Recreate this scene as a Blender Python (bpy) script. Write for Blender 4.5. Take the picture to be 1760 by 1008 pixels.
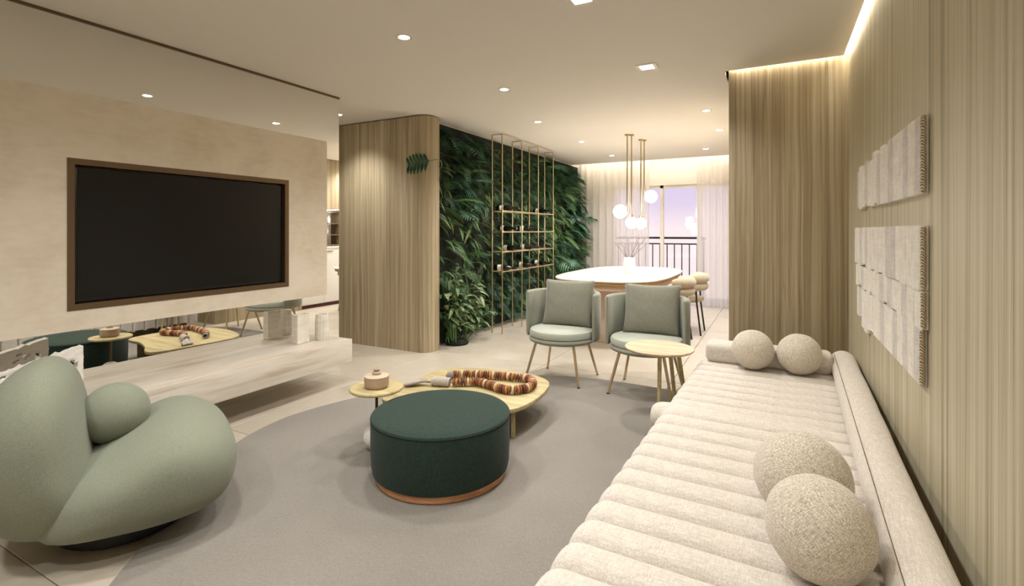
import bpy, bmesh, math, random
from mathutils import Vector, Matrix, noise
PI = math.pi
R = math.radians
scene = bpy.context.scene
for o in list(bpy.data.objects): bpy.data.objects.remove(o)
COL = scene.collection

# ------------------------------------------------------------------ camera
cam = bpy.data.cameras.new('camera'); camo = bpy.data.objects.new('camera', cam); COL.objects.link(camo)
cam.sensor_width = 36.0; cam.lens = 36.0*866/1760; cam.shift_y = -107/1760; cam.clip_start = 0.02
camo.location = (0, 0, 1.3); camo.rotation_euler = (R(90), 0, R(27.718))
scene.camera = camo

# ------------------------------------------------------------------ world: dusk sky
w = bpy.data.worlds.new('world'); scene.world = w; w.use_nodes = True
nt = w.node_tree; nt.nodes.clear()
wo = nt.nodes.new('ShaderNodeOutputWorld'); wb = nt.nodes.new('ShaderNodeBackground')
tc = nt.nodes.new('ShaderNodeTexCoord'); sx = nt.nodes.new('ShaderNodeSeparateXYZ'); rp = nt.nodes.new('ShaderNodeValToRGB')
nt.links.new(tc.outputs['Generated'], sx.inputs[0]); nt.links.new(sx.outputs['Z'], rp.inputs[0])
rp.color_ramp.elements[0].position = 0.0; rp.color_ramp.elements[0].color = (.86, .72, .72, 1)
rp.color_ramp.elements[1].position = 0.25; rp.color_ramp.elements[1].color = (.45, .42, .66, 1)
e = rp.color_ramp.elements.new(.05); e.color = (.66, .56, .70, 1)
nt.links.new(rp.outputs[0], wb.inputs[0]); wb.inputs[1].default_value = .62
nt.links.new(wb.outputs[0], wo.inputs[0])

# ------------------------------------------------------------------ exposure
vs = scene.view_settings
vs.view_transform = 'Standard'; vs.look = 'None'; vs.gamma = 1; vs.use_curve_mapping = False; vs.exposure = 1.12
scene.cycles.max_bounces = 10; scene.cycles.diffuse_bounces = 6; scene.cycles.transparent_max_bounces = 12
scene.cycles.sample_clamp_indirect = 6
WARM = (1.0, .98, .955)
SPOT_W = 46.0       # every ceiling downlight
LED_W = 12.0         # emission of the LED strips

# ================================================================== helpers
def s2l(c):
    return tuple((x/12.92 if x <= .04045 else ((x+.055)/1.055)**2.4) for x in c)
def rgb(r, g, b): return s2l((r/255, g/255, b/255)) + (1,)
MATS = {}
def mat(name, col, rough=.6, metal=0, spec=.5, **k):
    m = bpy.data.materials.new(name); m.use_nodes = True; MATS[name] = m
    b = m.node_tree.nodes['Principled BSDF']
    b.inputs['Base Color'].default_value = col; b.inputs['Roughness'].default_value = rough
    b.inputs['Metallic'].default_value = metal; b.inputs['Specular IOR Level'].default_value = spec
    if 'emit' in k: b.inputs['Emission Color'].default_value = k['emit']; b.inputs['Emission Strength'].default_value = k['es']
    if 'sheen' in k: b.inputs['Sheen Weight'].default_value = k['sheen']; b.inputs['Sheen Roughness'].default_value = .5
    if 'trans' in k: b.inputs['Transmission Weight'].default_value = k['trans']
    return m
def nd(m, t, **k):
    n = m.node_tree.nodes.new(t)
    for a, v in k.items(): setattr(n, a, v)
    return n
def lk(m, a, b): m.node_tree.links.new(a, b)
def bs(m): return m.node_tree.nodes['Principled BSDF']
def ramp(m, stops):
    r = nd(m, 'ShaderNodeValToRGB'); e = r.color_ramp.elements
    e[0].position, e[0].color = stops[0]; e[1].position, e[1].color = stops[-1]
    for p, c in stops[1:-1]: x = e.new(p); x.color = c
    return r
def coords(m, scale, kind='Object', rot=(0, 0, 0)):
    t = nd(m, 'ShaderNodeTexCoord'); mp = nd(m, 'ShaderNodeMapping')
    mp.inputs['Scale'].default_value = scale; mp.inputs['Rotation'].default_value = rot
    lk(m, t.outputs[kind], mp.inputs[0]); return mp.outputs[0]
def ntex(m, vec, scale, detail=4, rough=.55, dist=0):
    n = nd(m, 'ShaderNodeTexNoise'); n.inputs['Scale'].default_value = scale; n.inputs['Detail'].default_value = detail
    n.inputs['Roughness'].default_value = rough; n.inputs['Distortion'].default_value = dist
    lk(m, vec, n.inputs['Vector']); return n.outputs['Fac']
def mixc(m, f, a, b, mode='MIX'):
    x = nd(m, 'ShaderNodeMix', data_type='RGBA', blend_type=mode)
    for s, v in ((x.inputs[0], f), (x.inputs[6], a), (x.inputs[7], b)):
        if hasattr(v, 'links') or hasattr(v, 'is_linked'): lk(m, v, s)
        else: s.default_value = v
    return x.outputs[2]
def bump(m, h, strength=.3, dist=.01):
    b = nd(m, 'ShaderNodeBump'); b.inputs['Strength'].default_value = strength; b.inputs['Distance'].default_value = dist
    lk(m, h, b.inputs['Height']); lk(m, b.outputs[0], bs(m).inputs['Normal'])
def math_n(m, op, a, b=None):
    x = nd(m, 'ShaderNodeMath', operation=op)
    for i, v in enumerate((a, b)):
        if v is None: continue
        if hasattr(v, 'is_linked'): lk(m, v, x.inputs[i])
        else: x.inputs[i].default_value = v
    return x.outputs[0]

def wood(name, cols, grain=(26, 26, .55), rough=.5, fine=True):
    """long oak grain: broad figure, irregular streaks and fine pores, gently warped along the length"""
    m = mat(name, cols[1], rough)
    g = grain
    wv0 = coords(m, (g[0]*.10, g[1]*.10, g[2]*1.3))
    wn = nd(m, 'ShaderNodeTexNoise'); wn.inputs['Scale'].default_value = 1.0; wn.inputs['Detail'].default_value = 2; lk(m, wv0, wn.inputs['Vector'])
    base = coords(m, (g[0]*.95, g[1]*.95, g[2]*.55))
    va = nd(m, 'ShaderNodeVectorMath', operation='MULTIPLY_ADD'); va.inputs[1].default_value = (2.2, 2.2, 0)
    lk(m, wn.outputs['Color'], va.inputs[0]); lk(m, base, va.inputs[2])
    a = ntex(m, va.outputs[0], 1.0, 8, .72)
    v2 = coords(m, (g[0]*6, g[1]*6, g[2]*2.2)); b = ntex(m, v2, 1.0, 4, .65)
    v3 = coords(m, (g[0]*.06, g[1]*.06, g[2]*.3)); c = ntex(m, v3, 1.0, 2, .5)
    f = math_n(m, 'ADD', math_n(m, 'MULTIPLY', a, .66), math_n(m, 'MULTIPLY', b, .24))
    f = math_n(m, 'ADD', f, math_n(m, 'MULTIPLY', c, .1))
    r = ramp(m, [(.40, cols[0]), (.50, cols[1]), (.61, cols[2])])
    lk(m, f, r.inputs[0]); lk(m, r.outputs[0], bs(m).inputs['Base Color'])
    bump(m, a, .1, .002)
    return m
def fabric(name, c1, c2, scale=260, slub=(3, 60), rough=.9, strength=.25, sheen=.25):
    """plain weave: crossed thread noise plus broad mottling"""
    m = mat(name, c1, rough, spec=.15, sheen=sheen)
    va = coords(m, (slub[0], slub[1], slub[1])); vb = coords(m, (slub[1], slub[0], slub[1])); vc = coords(m, (slub[1], slub[1], slub[0]))
    na = ntex(m, va, 3, 3); nb = ntex(m, vb, 3, 3); nc = ntex(m, vc, 3, 3)
    n = math_n(m, 'DIVIDE', math_n(m, 'ADD', math_n(m, 'ADD', na, nb), nc), 3.0)
    r = ramp(m, [(.38, c2), (.62, c1)]); lk(m, n, r.inputs[0])
    lk(m, r.outputs[0], bs(m).inputs['Base Color'])
    f = ntex(m, coords(m, (1, 1, 1)), scale, 2)
    bump(m, math_n(m, 'ADD', math_n(m, 'MULTIPLY', n, .6), math_n(m, 'MULTIPLY', f, .5)), strength, .004)
    return m

# ---- materials
OAK = wood('oak_veneer', [rgb(132, 116, 89), rgb(163, 148, 119), rgb(188, 174, 146)], grain=(34, 34, .4), rough=.55)
OAK_LIT = wood('lit_oak_veneer', [rgb(154, 144, 116), rgb(187, 178, 150), rgb(208, 201, 177)], grain=(30, 30, .3), rough=.55)  # same oak, the LED wash on the right wall put into its colour
PLASTER = mat('ceiling_paint', rgb(222, 217, 209), .85, spec=.2)
WHITE = mat('white_paint', rgb(226, 221, 212), .8, spec=.2)
STUCCO = mat('stucco', rgb(206, 192, 168), .75, spec=.25)
n1 = ntex(STUCCO, coords(STUCCO, (1, 1, 1)), 3.2, 5, .62, .4)
n2 = ntex(STUCCO, coords(STUCCO, (1, 2.2, 9)), 4, 4)
r_ = ramp(STUCCO, [(.3, rgb(206, 193, 172)), (.52, rgb(220, 209, 192)), (.72, rgb(228, 216, 202))])
lk(STUCCO, math_n(STUCCO, 'ADD', math_n(STUCCO, 'MULTIPLY', n1, .7), math_n(STUCCO, 'MULTIPLY', n2, .3)), r_.inputs[0])
lk(STUCCO, r_.outputs[0], bs(STUCCO).inputs['Base Color']); bump(STUCCO, n2, .08, .004)
MIRROR = mat('mirror_glass', (.80, .79, .76, 1), .015, 1.0)
TILE = mat('beige_porcelain', rgb(186, 176, 160), .34, spec=.45)
n1 = ntex(TILE, coords(TILE, (1, 1, 1)), 2.2, 5, .6, .6); n2 = ntex(TILE, coords(TILE, (6, 1, 1)), 6, 4)
r_ = ramp(TILE, [(.3, rgb(174, 163, 146)), (.7, rgb(196, 187, 172))])
lk(TILE, math_n(TILE, 'ADD', math_n(TILE, 'MULTIPLY', n1, .75), math_n(TILE, 'MULTIPLY', n2, .25)), r_.inputs[0])
lk(TILE, r_.outputs[0], bs(TILE).inputs['Base Color'])
GROUT = mat('grout', rgb(140, 130, 115), .9)
STONE = mat('travertine', rgb(208, 199, 186), .32, spec=.45)
v = coords(STONE, (3.2, .5, 7)); n1 = ntex(STONE, v, 3, 6, .6, .35)
r_ = ramp(STONE, [(.32, rgb(184, 170, 150)), (.45, rgb(206, 196, 182)), (.6, rgb(216, 209, 198)), (.72, rgb(200, 190, 174))])
lk(STONE, n1, r_.inputs[0]); lk(STONE, r_.outputs[0], bs(STONE).inputs['Base Color'])
RUG = mat('rug_wool', rgb(158, 150, 138), .97, spec=.05, sheen=.3)
n1 = ntex(RUG, coords(RUG, (1, 1, 1)), 1.6, 4); n2 = ntex(RUG, coords(RUG, (90, 30, 60)), 2.4, 3)
r_ = ramp(RUG, [(.3, rgb(114, 108, 100)), (.7, rgb(140, 134, 125))])
lk(RUG, math_n(RUG, 'ADD', math_n(RUG, 'MULTIPLY', n1, .4), math_n(RUG, 'MULTIPLY', n2, .6)), r_.inputs[0])
lk(RUG, r_.outputs[0], bs(RUG).inputs['Base Color']); bump(RUG, n2, .5, .006)
LINEN = fabric('linen', rgb(220, 213, 203), rgb(182, 173, 161), 300, (9, 95))
WOVEN = fabric('coarse_woven', rgb(236, 229, 215), rgb(150, 136, 114), 260, (16, 130), strength=.7)
SAGE = fabric('sage_knit', rgb(136, 140, 122), rgb(116, 120, 103), 420, (24, 150), strength=.3, sheen=.12)
MINT = fabric('sage_canvas', rgb(144, 146, 131), rgb(132, 134, 119), 300, (8, 60), strength=.15)
MINTL = fabric('pale_sage_canvas', rgb(172, 176, 162), rgb(160, 164, 150), 300, (8, 60), strength=.15)
PILLOW = fabric('sage_pillow', rgb(134, 133, 118), rgb(118, 118, 104), 300, (8, 60), strength=.15)
GREEN = fabric('forest_velvet', rgb(44, 60, 51), rgb(33, 47, 40), 260, (10, 40), strength=.1, sheen=.08)
DGREEN = mat('dark_green_piping', rgb(18, 34, 28), .8)
COPPER = wood('copper_wood', [rgb(176, 118, 78), rgb(204, 146, 102), rgb(218, 164, 120)], grain=(4, 4, 30), rough=.45)
YOAK = wood('pale_yellow_oak', [rgb(154, 138, 98), rgb(178, 162, 118), rgb(194, 180, 138)], grain=(1.2, 18, 18), rough=.5)
LOAK = wood('light_oak_top', [rgb(180, 152, 120), rgb(204, 178, 146), rgb(218, 196, 166)], grain=(1.2, 18, 18), rough=.5)
DOAK = wood('dark_oak', [rgb(86, 68, 46), rgb(106, 86, 60), rgb(122, 100, 72)], rough=.55)  # dark brown oak for plinth, seam and hatch shelves
TABLEW = wood('table_edge_oak', [rgb(150, 112, 72), rgb(172, 132, 88), rgb(190, 150, 104)], grain=(1, 14, 14))
LACQ = mat('cream_lacquer', rgb(228, 218, 206), .22, spec=.5)
BRONZE = mat('brown_bronze', rgb(110, 90, 68), .38, .65)
BRASS = mat('brass', rgb(204, 184, 144), .34, 1.0)
CHAMP = mat('champagne_metal', rgb(206, 184, 150), .32, .85)
BLACK = mat('black_metal', rgb(28, 26, 24), .45, .3)
SCREEN = mat('tv_screen', rgb(12, 11, 10), .30, spec=.35)
BEZEL = mat('tv_bezel', rgb(22, 20, 18), .35)
CERAM = mat('beige_ceramic', rgb(172, 150, 128), .55)
CERAML = mat('light_ceramic', rgb(188, 167, 144), .5)
WSTONE = mat('white_stone', rgb(232, 226, 214), .55)
n1 = ntex(WSTONE, coords(WSTONE, (1, 1, 2)), 14, 5); r_ = ramp(WSTONE, [(.3, rgb(214, 206, 190)), (.65, rgb(236, 231, 220))])
lk(WSTONE, n1, r_.inputs[0]); lk(WSTONE, r_.outputs[0], bs(WSTONE).inputs['Base Color'])
CORAL = mat('white_coral', rgb(236, 232, 224), .8); bump(CORAL, ntex(CORAL, coords(CORAL, (1, 1, 1)), 60, 3), .6, .006)
BOUCLE = mat('white_boucle', rgb(228, 220, 208), .95, sheen=.3); bump(BOUCLE, ntex(BOUCLE, coords(BOUCLE, (1, 1, 1)), 120, 3), .7, .01)
GLOBE = mat('opal_glass', (1, .95, .86, 1), .3, emit=(1, .90, .74, 1), es=3.2)
LEDM = mat('led_strip', (1, .9, .7, 1), .5, emit=(1, .92, .78, 1), es=LED_W)
LAMPM = mat('lamp_lens', (1, .95, .85, 1), .4, emit=(1, .9, .74, 1), es=14)
TRIMW = mat('white_trim', rgb(220, 214, 204), .5)
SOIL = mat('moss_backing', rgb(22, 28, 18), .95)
RAILM = mat('dark_railing', rgb(52, 40, 38), .5, .3)
TWIG = mat('dry_twig', rgb(82, 68, 56), .85)
BEAD1 = mat('terracotta_bead', rgb(128, 76, 46), .5)
BEAD2 = mat('ochre_bead', rgb(168, 118, 66), .5)
BEAD3 = mat('cream_bead', rgb(206, 184, 148), .5)
BEAD4 = mat('umber_bead', rgb(92, 52, 34), .5)
GREYC = mat('grey_cord', rgb(178, 168, 158), .9); GREYD = mat('taupe_cord', rgb(140, 130, 124), .9)
BOTTLE = mat('dark_bottle_glass', rgb(14, 16, 12), .12, spec=.6)
LABELP = mat('paper_label', rgb(226, 220, 206), .7)
BEIGEF = fabric('beige_upholstery', rgb(172, 156, 134), rgb(150, 134, 112), 260, (8, 50), strength=.2)
BLUSH = mat('blush_lacquer', rgb(206, 182, 160), .45)
TEXT1 = fabric('ecru_textile', rgb(240, 236, 228), rgb(218, 211, 200), 240, (50, 5), strength=.5)
TEXT2 = fabric('grey_textile', rgb(222, 217, 210), rgb(196, 190, 182), 240, (50, 5), strength=.5)
BRAID = mat('braided_edge', rgb(176, 158, 128), .9)
wv = nd(BRAID, 'ShaderNodeTexWave'); wv.inputs['Scale'].default_value = 64; wv.inputs['Distortion'].default_value = 3; wv.bands_direction = 'DIAGONAL'
lk(BRAID, coords(BRAID, (1, 1, 1)), wv.inputs['Vector']); r_ = ramp(BRAID, [(.2, rgb(112, 94, 66)), (.8, rgb(202, 188, 160))])
lk(BRAID, wv.outputs[1], r_.inputs[0]); lk(BRAID, r_.outputs[0], bs(BRAID).inputs['Base Color'])
SHEER = bpy.data.materials.new('sheer_voile'); SHEER.use_nodes = True
t_ = SHEER.node_tree; t_.nodes.clear()
o_ = t_.nodes.new('ShaderNodeOutputMaterial'); d_ = t_.nodes.new('ShaderNodeBsdfDiffuse'); tl = t_.nodes.new('ShaderNodeBsdfTranslucent'); tp = t_.nodes.new('ShaderNodeBsdfTransparent')
d_.inputs[0].default_value = rgb(244, 241, 236); tl.inputs[0].default_value = rgb(246, 244, 242); tp.inputs[0].default_value = (1, .98, .95, 1)
m1 = t_.nodes.new('ShaderNodeMixShader'); m1.inputs[0].default_value = .5; m2 = t_.nodes.new('ShaderNodeMixShader'); m2.inputs[0].default_value = .28
t_.links.new(d_.outputs[0], m1.inputs[1]); t_.links.new(tl.outputs[0], m1.inputs[2]); t_.links.new(m1.outputs[0], m2.inputs[1]); t_.links.new(tp.outputs[0], m2.inputs[2]); t_.links.new(m2.outputs[0], o_.inputs[0])
GLASS = bpy.data.materials.new('window_glass'); GLASS.use_nodes = True
t_ = GLASS.node_tree; t_.nodes.clear()
o_ = t_.nodes.new('ShaderNodeOutputMaterial'); gl = t_.nodes.new('ShaderNodeBsdfGlossy'); tp = t_.nodes.new('ShaderNodeBsdfTransparent'); mx = t_.nodes.new('ShaderNodeMixShader')
gl.inputs['Roughness'].default_value = .02; mx.inputs[0].default_value = .025; tp.inputs[0].default_value = (.97, .97, .98, 1)
t_.links.new(tp.outputs[0], mx.inputs[1]); t_.links.new(gl.outputs[0], mx.inputs[2]); t_.links.new(mx.outputs[0], o_.inputs[0])
def leafmat(name, c1, c2):
    m = mat(name, c1, .45, spec=.4)
    oi = nd(m, 'ShaderNodeObjectInfo')
    n = ntex(m, coords(m, (1, 1, 1)), 5, 3)
    f = math_n(m, 'ADD', math_n(m, 'MULTIPLY', oi.outputs['Random'], .55), math_n(m, 'MULTIPLY', n, .5))
    r = ramp(m, [(.2, c1), (.85, c2)]); lk(m, f, r.inputs[0]); lk(m, r.outputs[0], bs(m).inputs['Base Color'])
    bs(m).inputs['Subsurface Weight'].default_value = 0
    return m
FERN = leafmat('fern_green', rgb(46, 80, 44), rgb(108, 140, 78))
DEEP = leafmat('deep_blue_green_leaf', rgb(40, 74, 54), rgb(84, 124, 92))
LIME = leafmat('yellow_green_leaf', rgb(86, 112, 48), rgb(140, 158, 82))
PALE = leafmat('pale_variegated_leaf', rgb(86, 112, 72), rgb(158, 174, 128))

# ---- object helpers
def link(name, me, m, parent=None, loc=None, smooth=False):
    o = bpy.data.objects.new(name, me); COL.objects.link(o)
    if m is not None and not me.materials: me.materials.append(m)
    if parent is not None: o.parent = parent
    if loc is not None: o.location = loc
    if smooth:
        for p in me.polygons: p.use_smooth = True
    return o
def tomesh(bm, name, smooth=False, angle=None):
    bmesh.ops.recalc_face_normals(bm, faces=bm.faces)
    me = bpy.data.meshes.new(name); bm.to_mesh(me); bm.free()
    if smooth:
        for p in me.polygons: p.use_smooth = True
        if angle: me.set_sharp_from_angle(angle=R(angle))
    return me
def tag(o, label, cat, group=None):
    o['label'] = label; o['category'] = cat
    if group: o['group'] = group
    return o
def thing(name, label, cat, loc=(0, 0, 0), rotz=0, group=None):
    o = bpy.data.objects.new(name, None); COL.objects.link(o); o.empty_display_size = .1
    o.location = loc; o.rotation_euler = (0, 0, rotz)
    return tag(o, label, cat, group)
def box_bm(bm, x0, x1, y0, y1, z0, z1):
    v = [bm.verts.new(p) for p in ((x0, y0, z0), (x1, y0, z0), (x1, y1, z0), (x0, y1, z0), (x0, y0, z1), (x1, y0, z1), (x1, y1, z1), (x0, y1, z1))]
    for f in ((0, 3, 2, 1), (4, 5, 6, 7), (0, 1, 5, 4), (1, 2, 6, 5), (2, 3, 7, 6), (3, 0, 4, 7)): bm.faces.new([v[i] for i in f])
def box(name, x0, x1, y0, y1, z0, z1, m, parent=None, bev=0, seg=2):
    bm = bmesh.new(); box_bm(bm, x0, x1, y0, y1, z0, z1)
    if bev: bmesh.ops.bevel(bm, geom=bm.edges[:], offset=bev, segments=seg, profile=.5, affect='EDGES')
    return link(name, tomesh(bm, name, bool(bev), 35), m, parent)
def boxes(name, lst, m, parent=None):
    bm = bmesh.new()
    for b in lst: box_bm(bm, *b)
    return link(name, tomesh(bm, name), m, parent)
def lathe_bm(bm, prof, n=40, c=(0, 0, 0)):
    rings = []
    for r, z in prof:
        if r < 1e-5: rings.append([bm.verts.new((c[0], c[1], c[2]+z))])
        else: rings.append([bm.verts.new((c[0]+r*math.cos(2*PI*i/n), c[1]+r*math.sin(2*PI*i/n), c[2]+z)) for i in range(n)])
    for a, b in zip(rings, rings[1:]):
        for i in range(n):
            j = (i+1) % n
            if len(a) == 1 and len(b) == 1: continue
            if len(a) == 1: bm.faces.new((a[0], b[i], b[j]))
            elif len(b) == 1: bm.faces.new((a[i], a[j], b[0]))
            else: bm.faces.new((a[i], a[j], b[j], b[i]))
def lathe(name, prof, m, parent=None, loc=None, n=40, angle=40):
    bm = bmesh.new(); lathe_bm(bm, prof, n)
    return link(name, tomesh(bm, name, True, angle), m, parent, loc)
def tube_bm(bm, pts, rad, n=8, closed=False):
    pts = [Vector(p) for p in pts]; N = len(pts); rings = []
    rr = rad if isinstance(rad, (list, tuple)) else [rad]*N
    up = None
    for i, p in enumerate(pts):
        if closed: d = pts[(i+1) % N]-pts[i-1]
        else: d = pts[min(i+1, N-1)]-pts[max(i-1, 0)]
        d.normalize()
        if up is None: up = d.orthogonal().normalized()
        up = (up-d*up.dot(d)).normalized(); s = d.cross(up)
        rings.append([bm.verts.new(p+(up*math.cos(2*PI*k/n)+s*math.sin(2*PI*k/n))*rr[i]) for k in range(n)])
    M = N if closed else N-1
    for i in range(M):
        a, b = rings[i], rings[(i+1) % N]
        for k in range(n): bm.faces.new((a[k], a[(k+1) % n], b[(k+1) % n], b[k]))
    if not closed:
        bm.faces.new(rings[0][::-1]); bm.faces.new(rings[-1])
def tube(name, pts, rad, m, parent=None, n=10, closed=False):
    bm = bmesh.new(); tube_bm(bm, pts, rad, n, closed)
    return link(name, tomesh(bm, name, True, 50), m, parent)
def cr(pts, n=6, closed=True):
    """Catmull-Rom through pts"""
    out = []; N = len(pts); P = [Vector(p) for p in pts]
    for i in range(N if closed else N-1):
        g = (lambda k: P[k % N]) if closed else (lambda k: P[max(0, min(N-1, k))])
        a, b, c, d = g(i-1), g(i), g(i+1), g(i+2)
        for j in range(n):
            t = j/n
            out.append(.5*((2*b)+(c-a)*t+(2*a-5*b+4*c-d)*t*t+(3*b-a-3*c+d)*t**3))
    if not closed: out.append(P[-1])
    return out
def slab(name, outline, z0, z1, m, parent=None, bev=.006):
    bm = bmesh.new()
    f = bm.faces.new([bm.verts.new((p[0], p[1], z0)) for p in outline])
    r = bmesh.ops.extrude_face_region(bm, geom=[f])
    bmesh.ops.translate(bm, vec=(0, 0, z1-z0), verts=[v for v in r['geom'] if isinstance(v, bmesh.types.BMVert)])
    if bev:
        ed = [e for e in bm.edges if abs(e.verts[0].co.z-e.verts[1].co.z) < 1e-6]
        bmesh.ops.bevel(bm, geom=ed, offset=bev, segments=3, profile=.5, affect='EDGES')
    return link(name, tomesh(bm, name, True, 40), m, parent)
def inflate(name, outline, W, p, m, parent=None, n=22, y0=0):
    """a soft body: the side outline (x,z) swelling to full size in the middle of its width"""
    bm = bmesh.new(); c = sum((Vector(q) for q in outline), Vector((0, 0)))/len(outline)
    rings = []
    for i in range(1, n):
        t = -PI/2+PI*i/n; wv_ = math.sin(t)
        s = (1-abs(wv_)**p)**(1/p)
        rings.append([bm.verts.new((c.x+(q[0]-c.x)*s, y0+wv_*W/2, c.y+(q[1]-c.y)*s)) for q in outline])
    N = len(outline)
    for a, b in zip(rings, rings[1:]):
        for i in range(N): bm.faces.new((a[i], a[(i+1) % N], b[(i+1) % N], b[i]))
    for rg, yy in ((rings[0], y0-W/2), (rings[-1], y0+W/2)):
        cv = bm.verts.new((c.x, yy, c.y))
        for i in range(N): bm.faces.new((rg[i], rg[(i+1) % N], cv))
    return link(name, tomesh(bm, name, True), m, parent)
def ball_mesh(name, r, m, seg=40, flat=.97, wob=.012, seed=0):
    bm = bmesh.new(); bmesh.ops.create_uvsphere(bm, u_segments=seg, v_segments=seg//2, radius=r)
    for v in bm.verts:
        k = 1+wob*noise.noise(v.co*(2.2/r)+Vector((seed, 0, 0)))
        v.co *= k; v.co.z *= flat
    return tomesh(bm, name, True)
def copy_tree(o, parent=None):
    c = o.copy(); COL.objects.link(c); c.parent = parent
    for ch in list(o.children): copy_tree(ch, c)
    return c
def struct(o): o['kind'] = 'structure'; return o

# ================================================================== the room
CE = 2.54
floor = struct(box('floor', -5.7, .55, -2.3, 9.35, -.06, -.011, GROUT))
T = 1.2; bm = bmesh.new(); box_bm(bm, .0022, T-.0022, .0022, T-.0022, -.0115, 0)
bmesh.ops.bevel(bm, geom=[e for e in bm.edges if e.verts[0].co.z > -.001 and e.verts[1].co.z > -.001], offset=.0015, segments=1, affect='EDGES')
tm = tomesh(bm, 'tile'); tm.materials.append(TILE)
xs = [-5.6+T*i for i in range(5)]; ys = [.86-2*T-T+T*i for i in range(10)]
for x in xs:
    for y in ys: link('tile', tm, None, floor, (x, y, 0))
bm = bmesh.new(); box_bm(bm, .0022, .95, .0022, T-.0022, -.0115, 0); tm2 = tomesh(bm, 'tile'); tm2.materials.append(TILE)
for y in ys: link('tile', tm2, None, floor, (.4-.0, y, 0)).scale = (.14, 1, 1)
wr = struct(box('wall_right', .45, .55, -2.3, 4.5, 0, 2.72, OAK_LIT))
col = struct(box('wall_right_return', -.331, .45, 4.262, 4.46, 0, 2.72, OAK, bev=.003))
# ceiling slab: stops short of the right wall and of the return (light slot)
ceil = struct(boxes('ceiling', [(-5.7, .42, -2.3, 4.238, CE, 2.60), (-5.7, -.352, 4.238, 8.93, CE, 2.60), (-5.7, .55, -2.3, 9.4, 2.72, 2.78),
                                (-.36, -.352, 4.236, 4.46, CE-.03, 2.60)], PLASTER))
# mirror-clad left wall
wl = struct(box('wall_left', -3.76, -3.612, -2.3, 3.40, 0, CE, WHITE))
struct(box('wall_corridor_near', -5.7, -3.76, 3.30, 3.40, 0, CE, WHITE))
struct(box('wall_corridor_end', -5.8, -5.7, 3.30, 4.4, 0, 2.6, WHITE))
struct(box('wall_behind_camera', -3.7, .55, -2.4, -2.3, 0, 2.78, WHITE))
# oak-clad wall end with a rounded corner, at the mouth of the corridor
ol = [(-5.7, 4.29), (-3.38, 4.29)] + [(-3.38+.12*math.sin(a), 4.41-.12*math.cos(a)) for a in [R(k*9) for k in range(1, 11)]] + [(-3.26, 4.50), (-5.7, 4.50)]
struct(slab('wall_left_end', ol, 0, CE-.012, OAK, bev=0))
struct(box('wall_left_dining', -3.55, -3.42, 4.50, 9.3, 0, 2.72, WHITE))
# dining right wall (seen only in the mirror): oak with a serving hatch over white cupboards
wd = struct(boxes('wall_right_dining', [(-.33, -.23, 4.46, 5.7, 0, 2.72), (-.33, -.23, 5.7, 7.1, 1.68, 2.72), (-.33, -.23, 7.1, 9.3, 0, 2.72)], OAK))
struct(boxes('wall_hatch_recess', [(.05, .09, 5.7, 7.1, 0, 1.72), (-.23, .05, 5.66, 5.70, 0, 1.72), (-.23, .05, 7.1, 7.14, 0, 1.72), (-.23, .05, 5.7, 7.1, 1.68, 1.72)], WHITE))
# facade with a wide sliding door to the balcony
struct(boxes('wall_back', [(-3.5, -.2, 9.30, 9.42, 2.12, 2.72), (-3.5, -2.75, 9.30, 9.42, 0, 2.12), (-.60, -.2, 9.30, 9.42, 0, 2.12)], WHITE))
dr = thing('window_1', '', ''); del dr['label']; del dr['category']; dr['kind'] = 'structure'; dr.location = (-1.7, 9.35, 0)
def pb(n, x0, x1, y0, y1, z0, z1, m, par): 
    l = par.location; return box(n, x0-l.x, x1-l.x, y0-l.y, y1-l.y, z0-l.z, z1-l.z, m, par)
for x in (-2.75, -1.87, -1.23, -.66): pb('window_frame', x, x+.06, 9.32, 9.38, .04, 2.12, TRIMW, dr)
pb('window_frame', -2.75, -.60, 9.32, 9.38, 0, .04, TRIMW, dr); pb('window_frame', -2.75, -.60, 9.32, 9.38, 2.07, 2.12, TRIMW, dr)
for x0, x1 in ((-2.69, -1.87), (-1.81, -1.23), (-1.17, -.66)): pb('pane', x0, x1, 9.345, 9.353, .04, 2.07, GLASS, dr)
struct(box('balcony_floor', -4.5, .8, 9.35, 10.5, -.12, -.02, TILE))
struct(box('gap_shade_strip', -3.612, -3.598, -2.3, 3.402, CE-.018, CE-.0005, BRONZE))   # solid dark strip standing for the shade in the gap over the mirror

# LED strips in the light slots
def led(name, b, label):
    return tag(box(name, *b, LEDM), label, 'LED strip')
led('led_strip', (.4215, .4495, -2.2, 4.236, 2.565, 2.577), 'long bright warm LED strip in the slot along the oak wall')
led('led_strip', (-.33, .4215, 4.2395, 4.2615, 2.575, 2.585), 'short warm LED strip in the slot over the oak return')
led('led_strip', (-3.3, -.36, 8.94, 8.965, 2.60, 2.612), 'warm LED strip hidden above the curtains at the dining window')

# ---- mirror
tag(box('wall_mirror', -3.611, -3.605, -2.3, 3.40, .0, CE-.018, MIRROR), 'full height mirror cladding the wall behind the television panel', 'mirror')

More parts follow.
